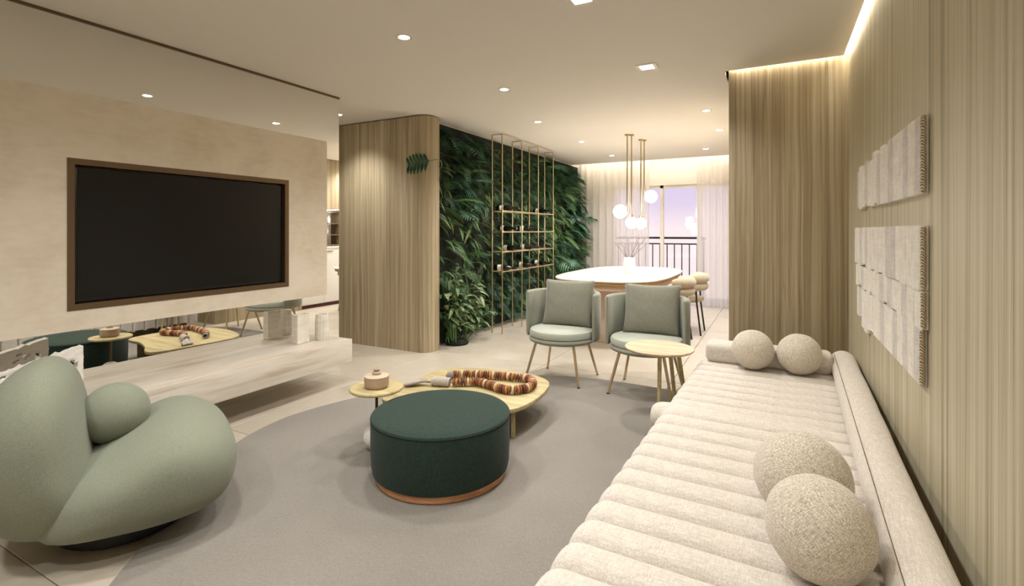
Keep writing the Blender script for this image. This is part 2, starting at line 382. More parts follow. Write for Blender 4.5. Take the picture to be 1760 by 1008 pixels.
# ---- television panel, television, console
XP = -3.49; YE = 3.155
tp_ = thing('stucco_media_wall', 'pale stucco floating panel with a bronze lined recess for the television', 'wall panel', (XP, 1.3, .74))
def lp(n, b, m, par, bev=0):
    l = par.location; return box(n, b[0]-l.x, b[1]-l.x, b[2]-l.y, b[3]-l.y, b[4]-l.z, b[5]-l.z, m, par, bev)
Y0, Y1, Z0, Z1 = 1.328, 2.763, .852, 1.708
l = tp_.location
boxes('panel_face', [tuple(a-b for a, b in zip(q, (l.x, l.x, l.y, l.y, l.z, l.z))) for q in
      [(-3.604, XP, -1.2, Y0, .738, 2.083), (-3.604, XP, Y1, YE, .738, 2.083), (-3.604, XP, Y0, Y1, Z1, 2.083), (-3.604, XP, Y0, Y1, .738, Z0), (-3.604, -3.58, Y0, Y1, Z0, Z1)]], STUCCO, tp_)
fr = [(-3.58, XP+.004, Y0, Y0+.034, Z0, Z1), (-3.58, XP+.004, Y1-.034, Y1, Z0, Z1), (-3.58, XP+.004, Y0+.034, Y1-.034, Z1-.034, Z1), (-3.58, XP+.004, Y0+.034, Y1-.034, Z0, Z0+.034)]
for b in fr: lp('recess_frame', b, BRONZE, tp_)
tv = thing('television', 'large black flat television set in the stucco panel recess', 'television', (XP-.06, 2.04, .9))
lp('casing', (-3.578, XP-.025, Y0+.046, Y1-.046, Z0+.042, Z1-.042), BEZEL, tv, .004)
lp('screen', (XP-.0255, XP-.022, Y0+.054, Y1-.054, Z0+.056, Z1-.05), SCREEN, tv)
cs = thing('media_console', 'long floating travertine media console under the mirror', 'console', (-3.39, 1.5, .197))
lp('console_slab', (-3.604, -3.169, -1.4, 3.135, .197, .388), STONE, cs, .003)

# things on the console
v_ = thing('block_vase', 'rectangular white stone vase on the console beside a round one', 'vase', (-3.43, 2.83, .388))
bm = bmesh.new(); box_bm(bm, -.035, .035, -.06, .06, 0, .235)
bmesh.ops.bevel(bm, geom=bm.edges[:], offset=.004, segments=2, affect='EDGES')
tf = [f for f in bm.faces if f.normal.z > .9 and f.calc_area() > .002]
r = bmesh.ops.inset_region(bm, faces=tf, thickness=.01); bmesh.ops.translate(bm, vec=(0, 0, -.16), verts=list({v for f in tf for v in f.verts}))
link('vase_body', tomesh(bm, 'vase_body', True, 35), WSTONE, v_)
v_ = thing('round_vase', 'cylindrical white ribbed stone vase at the console end', 'vase', (-3.375, 3.0, .388))
bm = bmesh.new(); n = 60; prof = [(.0, .0), (.046, 0), (.052, .012), (.055, .06), (.055, .16), (.05, .205), (.047, .215), (.038, .213), (.036, .1), (0, .09)]
rings = []
for r0, z in prof:
    rings.append([bm.verts.new(((r0+(.0018*math.cos(14*2*PI*i/n) if r0 > .044 else 0))*math.cos(2*PI*i/n), (r0+(.0018*math.cos(14*2*PI*i/n) if r0 > .044 else 0))*math.sin(2*PI*i/n), z)) for i in range(n)] if r0 > 0 else [bm.verts.new((0, 0, z))])
for a, b in zip(rings, rings[1:]):
    for i in range(n):
        j = (i+1) % n
        if len(a) == 1: bm.faces.new((a[0], b[i], b[j]))
        elif len(b) == 1: bm.faces.new((a[i], a[j], b[0]))
        else: bm.faces.new((a[i], a[j], b[j], b[i]))
link('vase_body', tomesh(bm, 'vase_body', True, 40), WSTONE, v_)
# porous coral slab behind the armchair
bm = bmesh.new(); g = 30; th = .05
random.seed(5)
holes = [(random.uniform(.06, .94), random.uniform(.06, .94), random.choice([.03, .035, .045, .06, .028])) for _ in range(30)]
def inhole(u, v): return any((u-a)**2+((v-b))**2 < c*c for a, b, c in holes)
cells = {(i, j) for i in range(g) for j in range(g) if not inhole((i+.5)/g, (j+.5)/g)}
vd = {}
def cv_(i, j, s):
    k = (i, j, s)
    if k not in vd:
        wob = .012*noise.noise(Vector((i*.5, j*.5, 3)))
        vd[k] = bm.verts.new((i/g*.36-.18+wob*.6, s*th/2+.5*wob, j/g*(.19+.085*i/g)+wob*(1 if j else 0)))
    return vd[k]
for (i, j) in cells:
    bm.faces.new((cv_(i, j, -1), cv_(i+1, j, -1), cv_(i+1, j+1, -1), cv_(i, j+1, -1)))
    bm.faces.new((cv_(i, j, 1), cv_(i, j+1, 1), cv_(i+1, j+1, 1), cv_(i+1, j, 1)))
    for di, dj, (p, q) in ((-1, 0, ((i, j), (i, j+1))), (1, 0, ((i+1, j+1), (i+1, j))), (0, -1, ((i+1, j), (i, j))), (0, 1, ((i, j+1), (i+1, j+1)))):
        if (i+di, j+dj) not in cells: bm.faces.new((cv_(*p, -1), cv_(*q, -1), cv_(*q, 1), cv_(*p, 1)))
c_ = tag(link('coral_sculpture', tomesh(bm, 'coral_sculpture', True, 60), CORAL), 'white porous coral slab standing on the console behind the armchair', 'sculpture')
c_.location = (-3.40, 1.175, .394); c_.rotation_euler = (0, 0, R(88))

# ---- rug
ro = cr([(-2.02, .82), (-2.2, 1.0), (-2.46, 1.33), (-2.69, 1.62), (-2.89, 1.9), (-2.985, 2.2), (-2.985, 2.5), (-2.83, 3.0), (-2.52, 3.5), (-2.08, 3.95), (-1.55, 4.2), (-1.0, 4.22), (-.55, 4.14), (-.25, 3.8), (-.1, 3.0), (-.1, 1.6), (-.3, .75), (-.9, .42), (-1.6, .52)], 8)
rug = tag(slab('area_rug', ro, .0005, .013, RUG, bev=.004), 'large rounded taupe wool rug under the seating group', 'rug')

# ================================================================== armchair
ac = thing('lounge_armchair', 'bulbous sage green knit lounge armchair without arms by the console', 'armchair', (-2.60, 1.145, 0), math.atan2(.893, .45))
back = cr([(-.20, .76), (-.29, .735), (-.365, .66), (-.415, .53), (-.425, .38), (-.39, .23), (-.30, .115), (-.17, .07), (-.07, .10), (-.04, .21), (-.065, .40), (-.085, .55), (-.125, .69)], 6)
seat = cr([(-.22, .10), (-.22, .23), (-.13, .32), (.0, .385), (.13, .445), (.24, .472), (.34, .455), (.43, .39), (.475, .29), (.465, .18), (.40, .10), (.27, .065), (.05, .06)], 6)
inflate('backrest', back, .74, 2.6, SAGE, ac)
inflate('seat', seat, .86, 2.9, SAGE, ac)
lathe('swivel_base', [(0, 0.013), (.235, .013), (.245, .02), (.245, .05), (.235, .085), (0, .09)], BLACK, ac, (.06, 0, 0))
cb = tag(link('ball_cushion', ball_mesh('ball_cushion', .133, None, wob=.006), SAGE), 'sage green ball cushion on the lounge armchair seat', 'cushion', 'ball cushions')
cb.location = (-2.625, 1.17, .485)

# ================================================================== pouf
pf = thing('round_pouf', 'round forest green pouf on a copper toned plinth', 'pouf', (-1.592, 2.215, .013))
lathe('plinth', [(0, 0), (.335, 0), (.34, .004), (.34, .038), (0, .038)], COPPER, pf, n=64)
lathe('body', [(0, .036), (.345, .036), (.358, .045), (.364, .08), (.367, .18), (.367, .30), (.364, .312), (0, .312)], GREEN, pf, n=72)
lathe('top_cushion', [(0, .313), (.361, .313), (.365, .317), (.362, .322), (.345, .327), (.30, .331), (.2, .333), (0, .334)], GREEN, pf, n=72)
tube('piping', [(.365*math.cos(2*PI*i/72), .365*math.sin(2*PI*i/72), .3125) for i in range(72)], .004, DGREEN, pf, 6, True)

# ================================================================== coffee table, side table
ZC = .215
ct = thing('coffee_table', 'low pebble shaped pale oak coffee table carrying a bead garland', 'table', (-1.85, 3.0, .013))
co = [(-1.432, 3.30), (-1.385, 3.1), (-1.378, 2.90), (-1.41, 2.74), (-1.50, 2.665), (-1.70, 2.66), (-1.95, 2.585), (-2.12, 2.50), (-2.225, 2.475), (-2.30, 2.56), (-2.325, 2.8), (-2.345, 3.1), (-2.30, 3.27), (-2.16, 3.375), (-1.92, 3.44), (-1.68, 3.45), (-1.53, 3.40)]
co = cr([(x+1.85, y-3.0) for x, y in co], 5)
slab('table_top', co, ZC-.013-.028, ZC-.013, YOAK, ct, .006)
for x, y_, a in ((.405, -.235, R(117.5)), (-.30, -.30, R(60)), (-.05, .30, R(0))):
    lg = box('leg', 0, .26, -.014, .014, 0, ZC-.013-.028, YOAK, ct, .002); lg.location = (x, y_, 0); lg.rotation_euler = (0, 0, a)
st = thing('pedestal_table', 'small round pale oak pedestal table with a white ball base', 'table', (-2.085, 2.255, .013))
lathe('table_top', [(0, .352), (.15, .352), (.155, .357), (.155, .364), (.151, .369), (0, .369)], YOAK, st, n=56)
lathe('post', [(0, .06), (.0085, .06), (.0085, .352), (0, .352)], BRONZE, st, n=16)
b_ = link('ball_base', ball_mesh('ball_base', .075, None, 32, 1, 0), BOUCLE, st, (0, 0, .074))
# ceramic pot on it
pt = thing('ceramic_pot', 'beige lidded ceramic pot with a ring knob on the pedestal table', 'pot', (-2.08, 2.25, .382))
lathe('pot_body', [(0, 0), (.058, 0), (.066, .006), (.07, .02), (.071, .05), (.07, .058), (0, .058)], CERAM, pt)
lathe('lid', [(0, .058), (.07, .058), (.072, .062), (.071, .068), (.055, .073), (.028, .076), (0, .076)], CERAML, pt)
lathe('knob', [(.017, .075), (.025, .078), (.026, .086), (.018, .091), (.014, .096), (.02, .102), (.021, .108), (.013, .111), (.009, .104), (.009, .076)], CERAM, pt)

# bead garland
gr = thing('bead_garland', 'brown and cream bead garland with a grey cord tassel on the coffee table', 'garland', (-1.75, 3.05, ZC))
P = [(-2.004, 2.901), (-1.954, 2.935), (-1.88, 2.985), (-1.82, 2.998), (-1.72, 2.975), (-1.635, 2.945), (-1.565, 2.945), (-1.51, 2.985), (-1.478, 3.056), (-1.486, 3.135), (-1.532, 3.21), (-1.60, 3.235), (-1.67, 3.215), (-1.75, 3.21), (-1.82, 3.19), (-1.90, 3.17), (-1.978, 3.146), (-2.04, 3.112), (-2.095, 3.07)]
path = cr([(x+1.75, y-3.05) for x, y in P], 24, False)
bm = bmesh.new(); lathe_bm(bm, [(0, -.008), (.018, -.008), (.027, -.004), (.0305, 0), (.027, .004), (.018, .008), (0, .008)], 12)
bms = []
base_me = tomesh(bm, 'bead', True)
for m_ in (BEAD1, BEAD2, BEAD3, BEAD4): c = base_me.copy(); c.materials.append(m_); bms.append(c)
random.seed(3); acc = 0; last = None; seq = [0, 1, 0, 3, 0, 2, 1, 0, 3, 0, 1, 0, 2]; k = 0
for a, b in zip(path, path[1:]):
    acc += (b-a).length
    if acc > .0172:
        acc = 0; d = (b-a).normalized()
        o = link('bead', bms[seq[k % len(seq)]], None, gr, (b.x, b.y, .031)); k += 1
        o.rotation_euler = (R(90)+random.uniform(-.12, .12), random.uniform(-.1, .1), math.atan2(d.y, d.x)+R(90)+random.uniform(-.15, .15))
        o.scale = (1, 1, random.uniform(.9, 1.15))
    last = b
tube('cord', [(p.x, p.y, .029) for p in path[::6]], .006, GREYD, gr, 6)
# wrapped cord neck: a helix round a core from the beads to the tassel
def helix(a, b, rad, turns, wire):
    a, b = Vector(a), Vector(b); d = (b-a); L = d.length; d.normalize(); u = d.cross(Vector((0, 0, 1))).normalized(); w_ = u.cross(d)
    return [a+d*L*t/(turns*10)+(u*math.cos(2*PI*t/10)+w_*math.sin(2*PI*t/10))*rad for t in range(turns*10+1)]
A_, B_ = (-2.01+1.75, 2.895-3.05, .033), (-2.135+1.75, 2.862-3.05, .031)
tube('cord_wrap', helix(A_, B_, .026, 9, .007), .0075, GREYC, gr, 6)
tube('wrap_core', [A_, B_], .024, GREYD, gr, 10)
tube('cord_wrap', helix((-2.095+1.75, 3.075-3.05, .028), (-2.135+1.75, 3.04-3.05, .028), .02, 4, .007), .0075, GREYD, gr, 6)
random.seed(9)
for i in range(11):
    s = (i-5)/5
    tube('tassel_strand', cr([(-.39, -.19, .03+random.uniform(-.006, .006)), (-.44, -.215+s*.02, .03+.008*random.random()), (-.49, -.245+s*.045, .022+.01*random.random()), (-.535+random.uniform(-.01, .01), -.265+s*.04, .012)], 4, False), .009, GREYC if i % 4 else GREYD, gr, 6)

# ================================================================== sofa
SZ = .42; SLEN0, SLEN1 = -1.75, 1.80
sf = thing('channel_sofa', 'long low beige linen daybed sofa with channelled seat along the oak wall', 'sofa', (-.14, 2.1, .013), -.030)
# local frame: seat left edge x=-.39, seat meets the bolster at x=.39
def channel_mesh(name, x0, x1, pw, ztop, zbot, bul=0.0):
    bm = bmesh.new(); rings = []; NX = 22
    hs = [(-.5, 0), (-.5, .78), (-.47, .90), (-.38, .962), (-.25, .988), (-.1, 1.0), (.1, 1.0), (.25, .988), (.38, .962), (.47, .90), (.5, .78), (.5, 0)]
    rr = .075
    for i in range(NX+1):
        t = i/NX
        if i <= 10: a = PI/2*i/10; x = x0+rr*(1-math.cos(a)); dz = rr*(1-math.sin(a)); sq = 1-.32*(1-math.sin(a))**1.5
        else: x = x0+rr+(x1-x0-rr)*(i-10)/(NX-10); dz = 0; sq = 1
        H = ztop-zbot
        wob = .003*noise.noise(Vector((x*6, pw*90, 1)))
        rings.append([bm.verts.new((x, h[0]*pw*sq, zbot+h[1]*(H-dz+wob) if h[1] > .5 else zbot+(.015 if i == 0 else 0))) for h in hs])
    for a, b in zip(rings, rings[1:]):
        for k in range(len(hs)-1): bm.faces.new((a[k], a[k+1], b[k+1], b[k]))
    bm.faces.new(rings[0]); bm.faces.new(rings[-1][::-1])
    return tomesh(bm, name, True, 60)
PW = .128; chm = channel_mesh('seat_channel', -.395, .41, PW*1.02, SZ-.013, .09); chm.materials.append(LINEN)
y = SLEN0+PW/2; i = 0
while y < SLEN1-.02:
    o = link('seat_channel', chm, None, sf, (0, y, 0)); i += 1
    y += PW
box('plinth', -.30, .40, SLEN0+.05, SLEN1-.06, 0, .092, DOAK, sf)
# fatter roll at the joint between the two seat modules
def capsule_pts(p0, p1, n=14): return [tuple(Vector(p0).lerp(Vector(p1), i/n)) for i in range(n+1)]
def capsule(name, p0, p1, r, m, parent, n=24, soft=.6, wob=.0):
    p0, p1 = Vector(p0), Vector(p1); L = (p1-p0).length; d = (p1-p0).normalized()
    pts, rad = [], []
    e = r*soft
    for k in range(7): a = PI/2*k/6; pts.append(p0+d*(e*(1-math.cos(a)))); rad.append(max(.002, r*(.45+.55*math.sin(a)) if k else r*.45))
    M = max(6, int(L/.12))
    for k in range(1, M): t = e+(L-2*e)*k/M; pts.append(p0+d*t); rad.append(r*(1+wob*noise.noise(Vector((t*5, r*7, 0)))))
    for k in range(7): a = PI/2*(6-k)/6; pts.append(p1-d*(e*(1-math.cos(a)))); rad.append(r*(.45+.55*math.sin(a)))
    return tube(name, pts, rad, m, parent, n)
capsule('joint_roll', (-.455, .56, .325), (.38, .56, .325), .075, LINEN, sf, soft=1.0)
# bolster back along the wall, with its seam
capsule('back_bolster', (.462, SLEN0-.02, .447), (.462, SLEN1-.0, .447), .073, LINEN, sf, 32, .8, .04)
box('back_support', .41, .50, SLEN0+.02, SLEN1-.05, .0, .36, LINEN, sf, .02)
tube('seam', [(.462-.0745*math.sin(R(42)), SLEN0+.1+(SLEN1-SLEN0-.2)*k/40, .447+.0745*math.cos(R(42))) for k in range(41)], .0016, DOAK, sf, 6)
# far end bolster (boxy with soft corners)
bm = bmesh.new(); box_bm(bm, -.335, .40, 1.50, 1.68, SZ-.018, SZ+.115)
bmesh.ops.bevel(bm, geom=bm.edges[:], offset=.04, segments=5, profile=.5, affect='EDGES')
link('end_bolster', tomesh(bm, 'end_bolster', True, 60), LINEN, sf)

def bcush(loc, r, label, seed):
    o = tag(link('ball_cushion', ball_mesh('ball_cushion', r, None, 48, .985, .02, seed), WOVEN), label, 'cushion', 'ball cushions'); o.location = loc
    o.rotation_euler = (seed*.7, seed*.4, seed*1.3); return o
bcush((.095, 1.50, SZ+.122), .126, 'woven cream ball cushion on the sofa nearest the camera', 1)
bcush((.068, 1.765, SZ+.130), .134, 'woven cream ball cushion behind the nearest one on the sofa', 2)
bcush((-.136, 3.56, SZ+.122), .124, 'woven cream ball cushion leaning on the sofa end bolster, left of the pair', 3)
bcush((.122, 3.56, SZ+.122), .124, 'woven cream ball cushion in the far sofa corner by the long bolster', 4)

# ================================================================== sage tub chairs
def tub_chair(loc, label, lpil):
    t = thing('tub_chair', label, 'chair', loc, 0, 'sage tub chairs')
    # seat ring, cushion
    lathe('seat_frame', [(0, .335), (.262, .335), (.285, .345), (.292, .362), (.285, .38), (0, .38)], MINT, t, n=56)
    lathe('seat_cushion', [(0, .378), (.27, .378), (.283, .39), (.285, .42), (.276, .44), (.24, .452), (.12, .458), (0, .459)], MINTL, t, n=56)
    # wrap-round shell, open to the front (-y)
    bm = bmesh.new(); NA = 44; ri, ro_ = .287, .338; z0, z1 = .355, .765
    rings = []
    prof = [(ri, z0+.02), (ri, z1-.02), (ri+.01, z1-.004), ((ri+ro_)/2, z1), (ro_-.01, z1-.004), (ro_, z1-.02), (ro_, z0+.03), (ro_-.012, z0+.006), ((ri+ro_)/2, z0), (ri+.01, z0+.006)]
    for i in range(NA+1):
        a = R(-12)+(PI+R(24))*i/NA
        e = min(i, NA-i)
        q = {0: .35, 1: .78, 2: .95}.get(e, 1.0)
        rc = (ri+ro_)/2; zc = (z0+z1)/2
        rings.append([bm.verts.new(((rc+(r-rc)*q)*math.cos(a), (rc+(r-rc)*q)*math.sin(a), zc+(z-zc)*(1-(1-q)*.05))) for r, z in prof])
    K = len(prof)
    for a, b in zip(rings, rings[1:]):
        for k in range(K): bm.faces.new((a[k], a[(k+1) % K], b[(k+1) % K], b[k]))
    bm.faces.new(rings[0]); bm.faces.new(rings[-1][::-1])
    link('shell', tomesh(bm, 'shell', True, 60), MINT, t)
    for sx_ in (-1, 1):
        for sy in (-1, 1):
            zf = .013 if sy < 0 else 0   # the front feet stand on the rug
            lg = tube('leg', [(sx_*.17, sy*.17, .34), (sx_*.245, sy*.245, zf)], [.0125, .0105], CHAMP, t, 12)
            tube('foot', [(sx_*.2435, sy*.2435, zf+.008), (sx_*.2453, sy*.2453, zf)], .0112, BLACK, lg, 10)
    pil = pillow_obj('tub_pillow', .46, .42, .13, PILLOW)
    tag(pil, lpil, 'pillow', 'pillows on the tub chairs')
    pil.location = (loc[0]+.02, loc[1]+.105, loc[2]+.462+.192); pil.rotation_euler = (R(90-14), 0, R(4))
    return t
def pillow_obj(name, W, H, D, m):
    bm = bmesh.new(); g = 22; vd = {}
    for s in (-1, 1):
        for i in range(g+1):
            for j in range(g+1):
                u, v = 2*i/g-1, 2*j/g-1
                edge = max(abs(u), abs(v)) > .999
                if edge and s == 1: continue
                h = (max(0, (1-u**2))*max(0, (1-v**2)))**.42
                pin = 1-.075*(1-abs(v)**1.5 if abs(u) > abs(v) else 1-abs(u)**1.5)*max(abs(u), abs(v))**2
                z = s*D/2*h+.004*noise.noise(Vector((u*3, v*3, s)))*h
                vd[(i, j, s)] = bm.verts.new((u*W/2*(1-.07*(1-v*v)*u*u), v*H/2*(1-.07*(1-u*u)*v*v), z))
    def gv(i, j, s): return vd.get((i, j, s)) or vd[(i, j, -1)]
    for s in (-1, 1):
        for i in range(g):
            for j in range(g): bm.faces.new((gv(i, j, s), gv(i+1, j, s), gv(i+1, j+1, s), gv(i, j+1, s)))
    return link(name, tomesh(bm, name, True), m)
tub_chair((-1.675, 4.135, 0), 'sage green tub chair nearer the plant wall', 'square sage pillow on the tub chair nearer the plant wall')
tub_chair((-.935, 4.115, 0), 'sage green tub chair behind the small round oak side table', 'square sage pillow on the tub chair behind the side table')

# small round side table by the sofa
s2 = thing('side_table', 'small round light oak side table with splayed legs before the tub chair', 'table', (-.715, 3.535, .013))
lathe('table_top', [(0, .467), (.21, .467), (.226, .476), (.23, .483), (.228, .488), (0, .488)], LOAK, s2, n=56)
for a, b in (((.02, -.08), (.03, -.16)), ((.06, .06), (.10, .09)), ((.12, .03), (.185, .055)), ((-.02, .06), (-.02, .15))):
    if a[0] < 0: continue
    tube('leg', [(a[0], a[1], .47), (b[0], b[1], 0)], [.0145, .011], YOAK, s2, 12)

# ================================================================== plant wall
gw = thing('plant_wall', 'tall vertical garden of dark green ferns and leafy plants', 'plant wall', (-3.40, 6.9, 0))
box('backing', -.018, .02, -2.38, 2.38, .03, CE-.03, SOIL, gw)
def frond_mesh(name, L, pairs, lw, droop, m, lobes=False):
    """arching pinnate frond growing along +Y, face +Z; leaflets are folded blades"""
    bm = bmesh.new(); pts = []
    for i in range(9):
        t = i/8; pts.append(Vector((0, L*(t-.25*droop*t*t), -L*droop*t*t*.8+.12*L*t)))
    tube_bm(bm, pts, [.004*(1-.7*i/8) for i in range(9)], 3)
    for k in range(pairs):
        t = .12+.86*k/(pairs-1); f = t*8; i = min(7, int(f)); p = pts[i].lerp(pts[i+1], f-i); d = (pts[i+1]-pts[i]).normalized()
        ln = lw*math.sin(PI*min(1, .12+t*.86))**.7*(1.1 if not lobes else 1.25)
        for s in (-1, 1):
            sd = (Vector((s, 0, 0))*.86+d*.55+Vector((0, 0, -.12))).normalized()
            tip = p+sd*ln+Vector((0, 0, -.16*ln)); mid = p+sd*ln*.45
            wd = d*ln*(.12 if not lobes else .12)
            up = Vector((0, 0, .03*ln))
            a, b, c, e_ = bm.verts.new(p), bm.verts.new(mid+wd+up), bm.verts.new(tip), bm.verts.new(mid-wd+up)
            md = bm.verts.new(mid-up)
            bm.faces.new((a, md, b)); bm.faces.new((md, c, b)); bm.faces.new((a, e_, md)); bm.faces.new((md, e_, c))
    me = bpy.data.meshes.new(name); bm.to_mesh(me); bm.free()
    if m: me.materials.append(m)
    return me
def blade_mesh(name, L, W, droop, m):
    """single folded lanceolate leaf along +Y with a short stalk"""
    bm = bmesh.new(); prev = None; N = 7
    for i in range(N+1):
        t = i/N; y_ = L*(t-.2*droop*t*t); z = .18*L*t-L*droop*t*t
        wdt = W*math.sin(PI*min(.99, .06+t*.94))**.85 if t < 1 else .0008
        row = [bm.verts.new((-wdt, y_, z+wdt*.35)), bm.verts.new((0, y_, z)), bm.verts.new((wdt, y_, z+wdt*.35))]
        if prev:
            for k in range(2): bm.faces.new((prev[k], prev[k+1], row[k+1], row[k]))
        prev = row
    me = bpy.data.meshes.new(name); bm.to_mesh(me); bm.free()
    if m: me.materials.append(m)
    return me
VAR = {'fern_frond': [frond_mesh('fern_frond', .42, 19, .085, .6, FERN), frond_mesh('fern_frond', .36, 17, .07, .95, FERN)],
       'split_leaf': [frond_mesh('split_leaf', .38, 9, .17, .6, DEEP, True), frond_mesh('split_leaf', .33, 8, .15, .85, DEEP, True)],
       'strap_leaf': [blade_mesh('strap_leaf', .30, .016, .9, LIME), blade_mesh('strap_leaf', .24, .022, .7, FERN)],
       'broad_leaf': [blade_mesh('broad_leaf', .17, .026, .45, PALE), blade_mesh('broad_leaf', .20, .022, .6, PALE)]}
def leaf_matrix(p, yaw, pitch, roll, s):
    # local +Y points out of the wall (+x), turned by yaw about z, tilted by pitch
    return Matrix.Translation(p) @ Matrix.Rotation(yaw-PI/2, 4, 'Z') @ Matrix.Rotation(pitch, 4, 'X') @ Matrix.Rotation(roll, 4, 'Y') @ Matrix.Scale(s, 4)
random.seed(21)
def kind_at(yy, zz):
    n_ = noise.noise(Vector((yy*1.1, zz*1.3, 4.2)))
    if yy < -1.2 and zz < 1.0: return random.choice(['broad_leaf', 'strap_leaf', 'fern_frond', 'broad_leaf'])
    if n_ > .14: return random.choice(['strap_leaf', 'strap_leaf', 'fern_frond'])
    if n_ < -.08: return random.choice(['split_leaf', 'split_leaf', 'fern_frond'])
    return random.choice(['fern_frond', 'fern_frond', 'split_leaf'])
def reach(yy):   # how far the planting stands out; the rack stands before the middle
    return .55 if -1.55 < yy < .4 else 1.0
# the rest of the planting: one dense mesh of leaves behind the singled-out ones
sv, sf_, smi = [], [], []
def add_stuff(me, M, mi):
    b = len(sv)
    for v in me.vertices: sv.append(tuple(M @ v.co))
    for p in me.polygons: sf_.append(tuple(b+i for i in p.vertices)); smi.append(mi)
KM = {'fern_frond': 0, 'split_leaf': 1, 'strap_leaf': 2, 'broad_leaf': 3}
for i in range(1500):
    yy = random.uniform(-2.36, 2.36); zz = random.uniform(.12, 2.46); k = kind_at(yy, zz)
    if k == 'broad_leaf' and random.random() < .5: k = 'fern_frond'
    me = random.choice(VAR[k])
    M = leaf_matrix(Vector((.02, yy, zz)), random.uniform(-1.25, 1.25), random.uniform(-.5, .45), random.uniform(-.5, .5), random.uniform(.55, .8)*(.75 if reach(yy) < 1 else 1))
    add_stuff(me, M, KM[k] if not (k == 'strap_leaf' and me is VAR[k][1]) else 0)
me = bpy.data.meshes.new('foliage'); me.from_pydata(sv, [], sf_)
for m_ in (FERN, DEEP, LIME, PALE): me.materials.append(m_)
me.polygons.foreach_set('material_index', smi)
fo = link('foliage', me, None, gw); fo['kind'] = 'stuff'
cnt = 0
def zrow(n_):  # jittered grid so that no gaps show
    for i in range(n_): yield i
ROWS, COLS_ = 13, 20
for a in range(ROWS):
    for b in range(COLS_):
        yy = -2.30+4.6*(b+random.uniform(.1, .9))/COLS_; zz = .30+2.1*(a+random.uniform(.1, .9))/ROWS
        if yy > -.2 and zz < .62: continue       # hidden behind the table and chairs
        k = kind_at(yy, zz); me = random.choice(VAR[k])
        sc = random.uniform(.75, 1.1)*reach(yy)**.8*(1.1 if yy > .6 else 1)
        yaw = random.uniform(-1.0, 1.0)
        if yy < -2.0: yaw = random.uniform(-.15, 1.0)
        o = link(k, me, None, gw); o.matrix_basis = leaf_matrix(Vector((.05, yy, zz)), yaw, random.uniform(-.35, .5), random.uniform(-.5, .5), sc)
        cnt += 1
# monstera leaf reaching past the oak corner
bm = bmesh.new()
for s in (-1, 1):
    for k in range(6):
        t0, t1 = k/6*.92, (k+.86)/6*.92
        ln = .125*math.sin(PI*(.28+.62*t0))**.7
        pa, pb_ = Vector((0, .25*t0, -.05*t0*t0)), Vector((0, .25*t1, -.05*t1*t1))
        out = Vector((s*.93, .34, 0)); q = (pa+pb_)/2+out*ln+Vector((0, 0, -.02)); mid = (pa+pb_)/2+out*ln*.6+Vector((0, 0, .008)); wd_ = Vector((0, .016, 0))
        vs_ = [bm.verts.new(x) for x in (pa, pb_, mid+wd_*1.0, q+wd_*.35, q-wd_*.6, mid-wd_*1.1)]
        bm.faces.new(vs_)
tube_bm(bm, [(0, 0, 0), (0, .13, -.012), (0, .25, -.05)], [.004, .003, .001], 4)
mo = link('monstera_leaf', tomesh(bm, 'monstera_leaf'), DEEP, gw)
Yv = Vector((-.87, -.47, -.12)).normalized(); Zv = Vector((.44, -.86, .25)); Xv = Yv.cross(Zv).normalized(); Zv = Xv.cross(Yv)
mo.matrix_basis = Matrix.Translation((.185, -2.645, 2.03)) @ Matrix((Xv, Yv, Zv)).transposed().to_4x4()
tube('monstera_stalk', cr([(.03, -2.33, 1.93), (.17, -2.40, 2.0), (.25, -2.55, 2.05), (.185, -2.645, 2.03)], 5, False), .005, FERN, gw, 6)

# leafy floor plant at the foot of the plant wall, by the oak corner
lf = thing('leafy_plant', 'pale green leafy plant growing at the foot of the plant wall', 'plant', (-3.26, 4.84, 0))
lathe('soil_bed', [(0, .0), (.13, 0), (.14, .02), (.10, .05), (0, .06)], SOIL, lf, n=20)
random.seed(8)
for i in range(16):
    x, y_ = random.uniform(-.06, .10), random.uniform(-.24, .30); h = random.uniform(.25, .85)*(1-.5*max(0, y_))
    tx, ty = x+random.uniform(.0, .10), y_+random.uniform(-.08, .10)
    tube('stem', cr([(x*.5, y_*.5, .03), ((x+tx)/2, (y_+ty)/2, h*.55), (tx, ty, h)], 4, False), [.006, .006, .0055, .005, .0045, .004, .0035, .003, .0025], FERN, lf, 5)
    for k in range(9):
        t = .35+.65*k/8; p = Vector((x*.5+(tx-x*.5)*t, y_*.5+(ty-y_*.5)*t, .03+(h-.03)*t))
        o = link('leaf', VAR['broad_leaf'][k % 2], None, lf)
        o.matrix_basis = leaf_matrix(p, random.uniform(-1.5, 1.5), random.uniform(-.3, .8), random.uniform(-.6, .6), random.uniform(.7, 1.15))

# ================================================================== brass wine rack with bottles
rk = thing('wine_rack', 'slender tall brass rod wine rack standing before the plant wall', 'rack', (-3.12, 6.35, 0))
FY = [5.54-6.35, 6.09-6.35, 6.62-6.35, 7.17-6.35]; XF, XB = .07, -.075; ZT = 2.515
for y_ in FY:
    for x in (XF, XB): tube('post', [(x, y_, 0), (x, y_, ZT)], .0085, BRASS, rk, 8)
    tube('top_rail', [(XB, y_, ZT), (XF, y_, ZT)], .006, BRASS, rk, 8)
tube('top_rail', [(XF, FY[0], ZT), (XF, FY[3], ZT)], .006, BRASS, rk, 8)
SHZ = [1.55, 1.285, 1.03, .782]
for z in SHZ:
    for x in (XF, XB): tube('shelf_rail', [(x, FY[0], z), (x, FY[3], z)], .009, BRASS, rk, 8)
    for y_ in FY: tube('cross_rail', [(XB, y_, z), (XF, y_, z)], .0065, BRASS, rk, 8)
